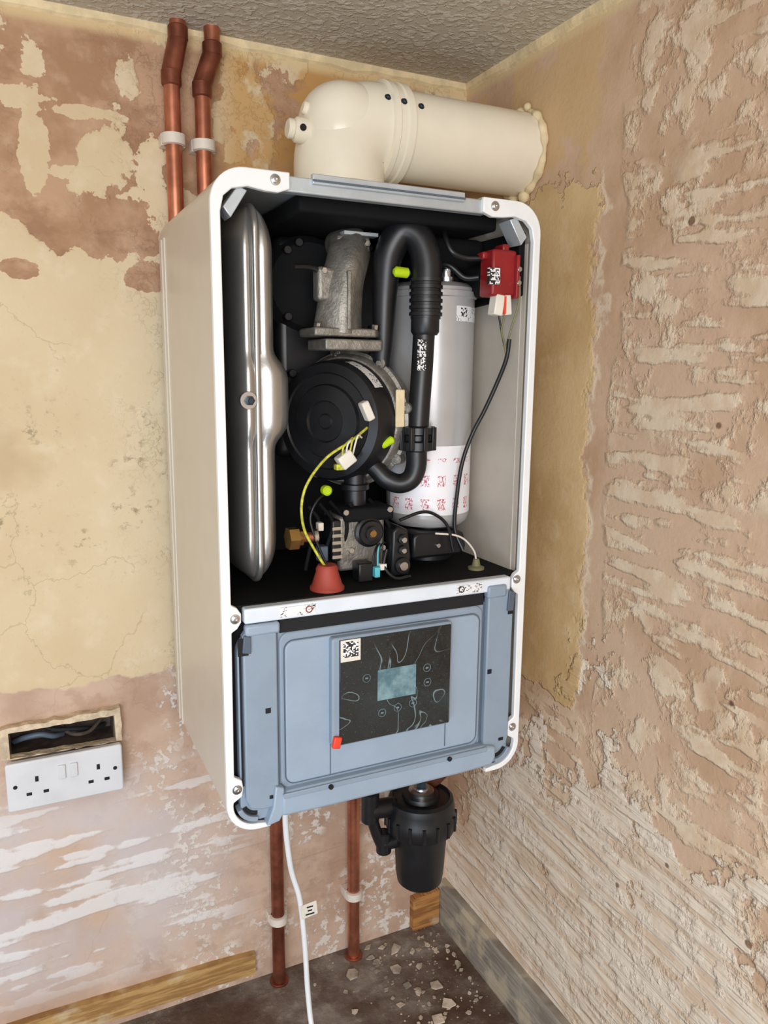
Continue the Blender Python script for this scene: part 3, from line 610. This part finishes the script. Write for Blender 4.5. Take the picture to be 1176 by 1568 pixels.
# ------------------------------------------------------------------ copper pipes
def clipf(x,z,P,y=1.122,r=.0125):
    lathe('clip_band',[(r,0),(r+.003,.001),(r+.003,.014),(r,.015)],(x,y,z-.0075),(0,0,1),M['clip'],P,24); box('clip_foot',(x-.016,y+.002,z-.0075),(x+.016,WY,z+.0075),M['clip'],P,.001)
def elbowy(P,x0,x1,zt,z0,z1,zb,name):
    sweep('pipe',[(x0,1.122,zt),(x0,1.122,z0+.03),(x0,1.122,z0+.004),(x0+(x1-x0)*.15,1.122,z0),(x0+(x1-x0)*.85,1.122,z1),(x1,1.122,z1-.004),(x1,1.122,z1-.04),(x1,1.122,zb)],.0108,M['copper'],P,20,5)
    for a,b in (((x0,z0+.020),(x0,z0+.002)),((x1,z1-.002),(x1,z1-.022))): cyl('fitting',(a[0],1.122,b[1]),(0,0,1),.0132,a[1]-b[1],M['copperd'],P,.0015,24)
    sweep('fitting_bend',[(x0,1.122,z0+.006),((x0+x1)/2,1.122,(z0+z1)/2),(x1,1.122,z1-.006)],.0128,M['copperd'],P,20)
for x0,x1,z0,z1,cz in ((.230,.2195,1.457,1.424,1.336),(.275,.2600,1.445,1.416,1.333)):
    P=empty('copper_pipe',(x1,1.122,1.3)); elbowy(P,x0,x1,CZ,z0,z1,1.15,'pipe'); clipf(x1,cz,P)
for x,cz in ((.348,.122),(.487,.125)):
    P=empty('copper_pipe',(x,1.122,.3)); sweep('pipe',[(x-.002,1.122,.62),(x-.001,1.122,.3),(x,1.122,0)],.0108,M['copperd'] if x<.4 else M['copper'],P,20,4)
    clipf(x,cz,P); cyl('floor_collar',(x,1.122,0),(0,0,1),.016,.004,M['copperd'],P)

# ------------------------------------------------------------------ magnetic filter
G=empty('magnetic_filter',(.54,.98,.30)); gx,gy=.543,.985
lathe('filter_bowl',[(0,.222),(.030,.223),(.036,.229),(.0385,.245),(.0425,.315),(.0425,.33)],(gx,gy,0),(0,0,1),M['black'],G,48)
lathe('filter_lock_ring',[(.044,.318),(.0535,.320),(.056,.326),(.056,.345),(.0535,.350),(.0535,.362),(.051,.372),(.046,.376),(.044,.372),(.030,.372),(.028,.378),(.0,.378)],(gx,gy,0),(0,0,1),M['black'],G,64)
for i in range(16):
    t=i/16*2*math.pi; cyl('grip_rib_%d'%i,(gx+.0555*math.cos(t),gy+.0555*math.sin(t),.324),(0,0,1),.0028,.024,M['black'],G,None,8)
lathe('filter_magnet_cap',[(.020,.378),(.020,.384),(.012,.386),(.012,.390),(.0,.390)],(gx,gy,0),(0,0,1),M['chrome'],G,40)
cyl('filter_bleed_screw',(gx,gy,.388),(0,0,1),.008,.01,M['inner'],G,None,6)
cyl('filter_port_top',(gx-.04,gy+.01,.36),(-1,0,.1),.015,.045,M['black'],G); cyl('filter_valve_top',(gx-.084,gy+.01,.345),(0,0,1),.014,.05,M['black'],G,None,12)
cyl('filter_port_low',(gx-.035,gy+.01,.30),(-1,0,.1),.012,.03,M['black'],G); cyl('filter_valve_low',(gx-.060,gy+.01,.285),(0,0,1),.012,.036,M['black'],G,None,12)
sweep('filter_feed',[(gx-.084,gy+.01,.38),(gx-.084,gy+.01,.44),(gx-.10,gy+.012,.495)],.0108,M['black'],G,16)
sweep('filter_valve_arm',[(gx-.084,gy+.01,.36),(gx-.072,gy+.01,.32),(gx-.060,gy+.01,.29)],.009,M['black'],G,14)
sweep('copper_tail',[(.580,.962,.515),(.580,.962,.46),(.581,.966,.425),(.582,.99,.398),(.575,1.01,.375)],.0095,M['copper'],G,18); cyl('tail_nut',(.580,.962,.455),(0,0,1),.013,.016,M['copperd'],G,None,6)
sweep('tail_link',[(.575,1.01,.375),(.572,1.01,.355),(.560,1.0,.345)],.0095,M['black'],G,14)

# ------------------------------------------------------------------ white cable with tag
K=empty('white_power_cable',(.33,1.0,.25))
sweep('cable_sheath',[(.298,.90,.515),(.302,.925,.46),(.309,.955,.405),(.326,.985,.31),(.343,.995,.245),(.352,1.0,.16),(.356,1.0,.08),(.357,.985,.025),(.350,.93,.006),(.325,.86,.005),(.29,.80,.005)],.0042,M['cable'],K,14)
box('cable_tag',(.343,.990,.215),(.369,.9915,.238),M['cw'],K,.0004,2,('Y',-6)); 
for i,(w_,z) in enumerate(((.010,.232),(.007,.226),(.014,.220))): box('tag_text_%d'%i,(.353-w_/2+.004,.9893,z-.0010),(.353+w_/2+.004,.9899,z+.0010),M['dark'],K)

# ------------------------------------------------------------------ socket + opening
S=empty('double_power_socket',(.035,1.13,.455)); 
sy0,sy1=1.117,1.128
prism('socket_plate',rrect(-.043,.418,.112,.490,.004),sy0,sy1,M['sock'],S,.002)
box('socket_rear_pattress',(-.036,sy1,.424),(.105,WY,.484),M['sock'],S,.002)
for i,cx0 in enumerate((-.004,.078)):
    box('rocker_%d'%i,((.024 if i==0 else .040),sy0-.003,.455),((.034 if i==0 else .050),sy0+.001,.476),M['sock'],S,.001)
    for j,(dx,dz,w_,h_) in enumerate(((0,.010,.0022,.004),(-.011,-.011,.0035,.0022),(.011,-.011,.0035,.0022))): box('pin_slot_%d_%d'%(i,j),(cx0+dx-w_,sy0-.0006,.452+dz-h_),(cx0+dx+w_,sy0+.002,.452+dz+h_),M['dark'],S)
cyl('socket_screw_l',(-.032,sy0,.455),(0,-1,0),.0028,.0008,M['dark'],S); cyl('socket_screw_r',(.101,sy0,.455),(0,-1,0),.0028,.0008,M['dark'],S)
D=empty('recessed_back_box',(.035,1.16,.51))
box('box_rear',(-.036,1.190,.487),(.106,1.194,.532),M['box'],D); box('box_left',(-.036,1.146,.487),(-.034,1.190,.532),M['box'],D); box('box_right',(.104,1.146,.487),(.106,1.190,.532),M['box'],D); box('box_top',(-.036,1.146,.530),(.106,1.190,.532),M['box'],D); box('box_bottom',(-.036,1.146,.487),(.106,1.190,.489),M['box'],D)
sweep('box_wire_grey',[(-.03,1.180,.495),(-.015,1.165,.505),(.005,1.160,.508),(.022,1.165,.500),(.035,1.180,.494)],.0042,M['paneld'],D,10)
sweep('box_wire_black',[(.0,1.185,.52),(.02,1.168,.510),(.05,1.164,.506),(.08,1.172,.498),(.095,1.183,.496)],.0034,M['dark'],D,10)
sweep('box_wire_brown',[(.03,1.185,.515),(.045,1.160,.502),(.07,1.158,.500),(.09,1.17,.512)],.0030,M['box'],D,10)
so=[];si=[]
for (x0_,z0_,x1_,z1_,p0,q0,p1,q1,k) in ((-.046,.492,.114,.489,-.036,.492,.106,.490,10),(.114,.489,.114,.541,.106,.490,.105,.531,4),(.114,.541,-.046,.537,.105,.531,-.036,.530,14),(-.046,.537,-.046,.492,-.036,.530,-.036,.492,4)):
    for i in range(k):
        t=i/k; j=random.uniform(-.002,.002); so.append((x0_+(x1_-x0_)*t+random.uniform(-.0015,.0015),z0_+(z1_-z0_)*t+j)); si.append((p0+(p1-p0)*t,q0+(q1-q0)*t+random.uniform(-.0008,.0008)))
ring('plaster_surround',so,si,1.130,WY,M['chalk'],D)

# ------------------------------------------------------------------ debris on the floor: one object
vs=[];fs=[]
for i in range(360):
    x=random.uniform(.40,.655); y=random.uniform(.6,1.13); s=random.choice((.001,.001,.0015,.0015,.002,.002,.003,.004,.006))*random.uniform(.7,1.3)
    if i in (3,60,120,200,260,300): s=.012
    if random.random()<.6: x=random.uniform(.5,.655); y=random.uniform(.8,1.13)
    if (x-.487)**2+(y-1.122)**2<.0009: continue
    k=random.randint(4,6); a0=random.random()*6; t=s*.25; b=len(vs)
    rr=[s*random.uniform(.5,1.2) for _ in range(k)]; tz=random.uniform(0,.25)
    for h in (0,1):
        for j in range(k):
            a=a0+j/k*6.283; vs.append((x+rr[j]*math.cos(a),y+rr[j]*math.sin(a),.0+h*t+ (rr[j]*tz*(1+math.cos(a)))))
    fs+=[tuple(range(b,b+k)),tuple(range(b+k,b+2*k))]+[(b+j,b+(j+1)%k,b+k+(j+1)%k,b+k+j) for j in range(k)]
obj('plaster_debris',vs,fs,M['debris'],None,False)

# ------------------------------------------------------------------ camera
f=1182.0
ex=Vector((2506,-188,f)).normalized(); ed=Vector((-69,6510,f)).normalized(); ex=(ex-ed*ex.dot(ed)).normalized(); ey=ed.cross(ex)
if ey.z<0: ey=-ey
cam=bpy.data.cameras.new('camera'); co=bpy.data.objects.new('camera',cam); bpy.context.collection.objects.link(co)
R=Matrix(((ex.x,ey.x,-ed.x),(-ex.y,-ey.y,ed.y),(-ex.z,-ey.z,ed.z)))
co.matrix_world=Matrix.Translation((0,0,H))@R.transposed().to_4x4()
cam.sensor_fit='VERTICAL'; cam.sensor_height=36; cam.lens=f/1568*36; cam.clip_start=.01
SC.camera=co
# ------------------------------------------------------------------ light
def area(name,loc,target,size,power,col):
    l=bpy.data.lights.new(name,'AREA'); l.shape='RECTANGLE'; l.size,l.size_y=size; l.energy=power; l.color=col
    o=bpy.data.objects.new(name,l); o.location=loc; o.rotation_euler=(Vector(target)-Vector(loc)).to_track_quat('-Z','Y').to_euler(); bpy.context.collection.objects.link(o)
area('window_daylight',(-.40,-1.15,1.1),(.4,1.0,.8),(1.2,1.0),35,(.98,.98,1.0))
area('low_window_daylight',(-.6,-.1,.40),(.05,1.14,.22),(.5,.4),6,(.66,.82,1.0))
w=bpy.data.worlds.new('w'); SC.world=w; w.use_nodes=True; bg=w.node_tree.nodes['Background']; bg.inputs[0].default_value=(.98,.98,.99,1); bg.inputs[1].default_value=.62
SC.view_settings.view_transform='Standard'
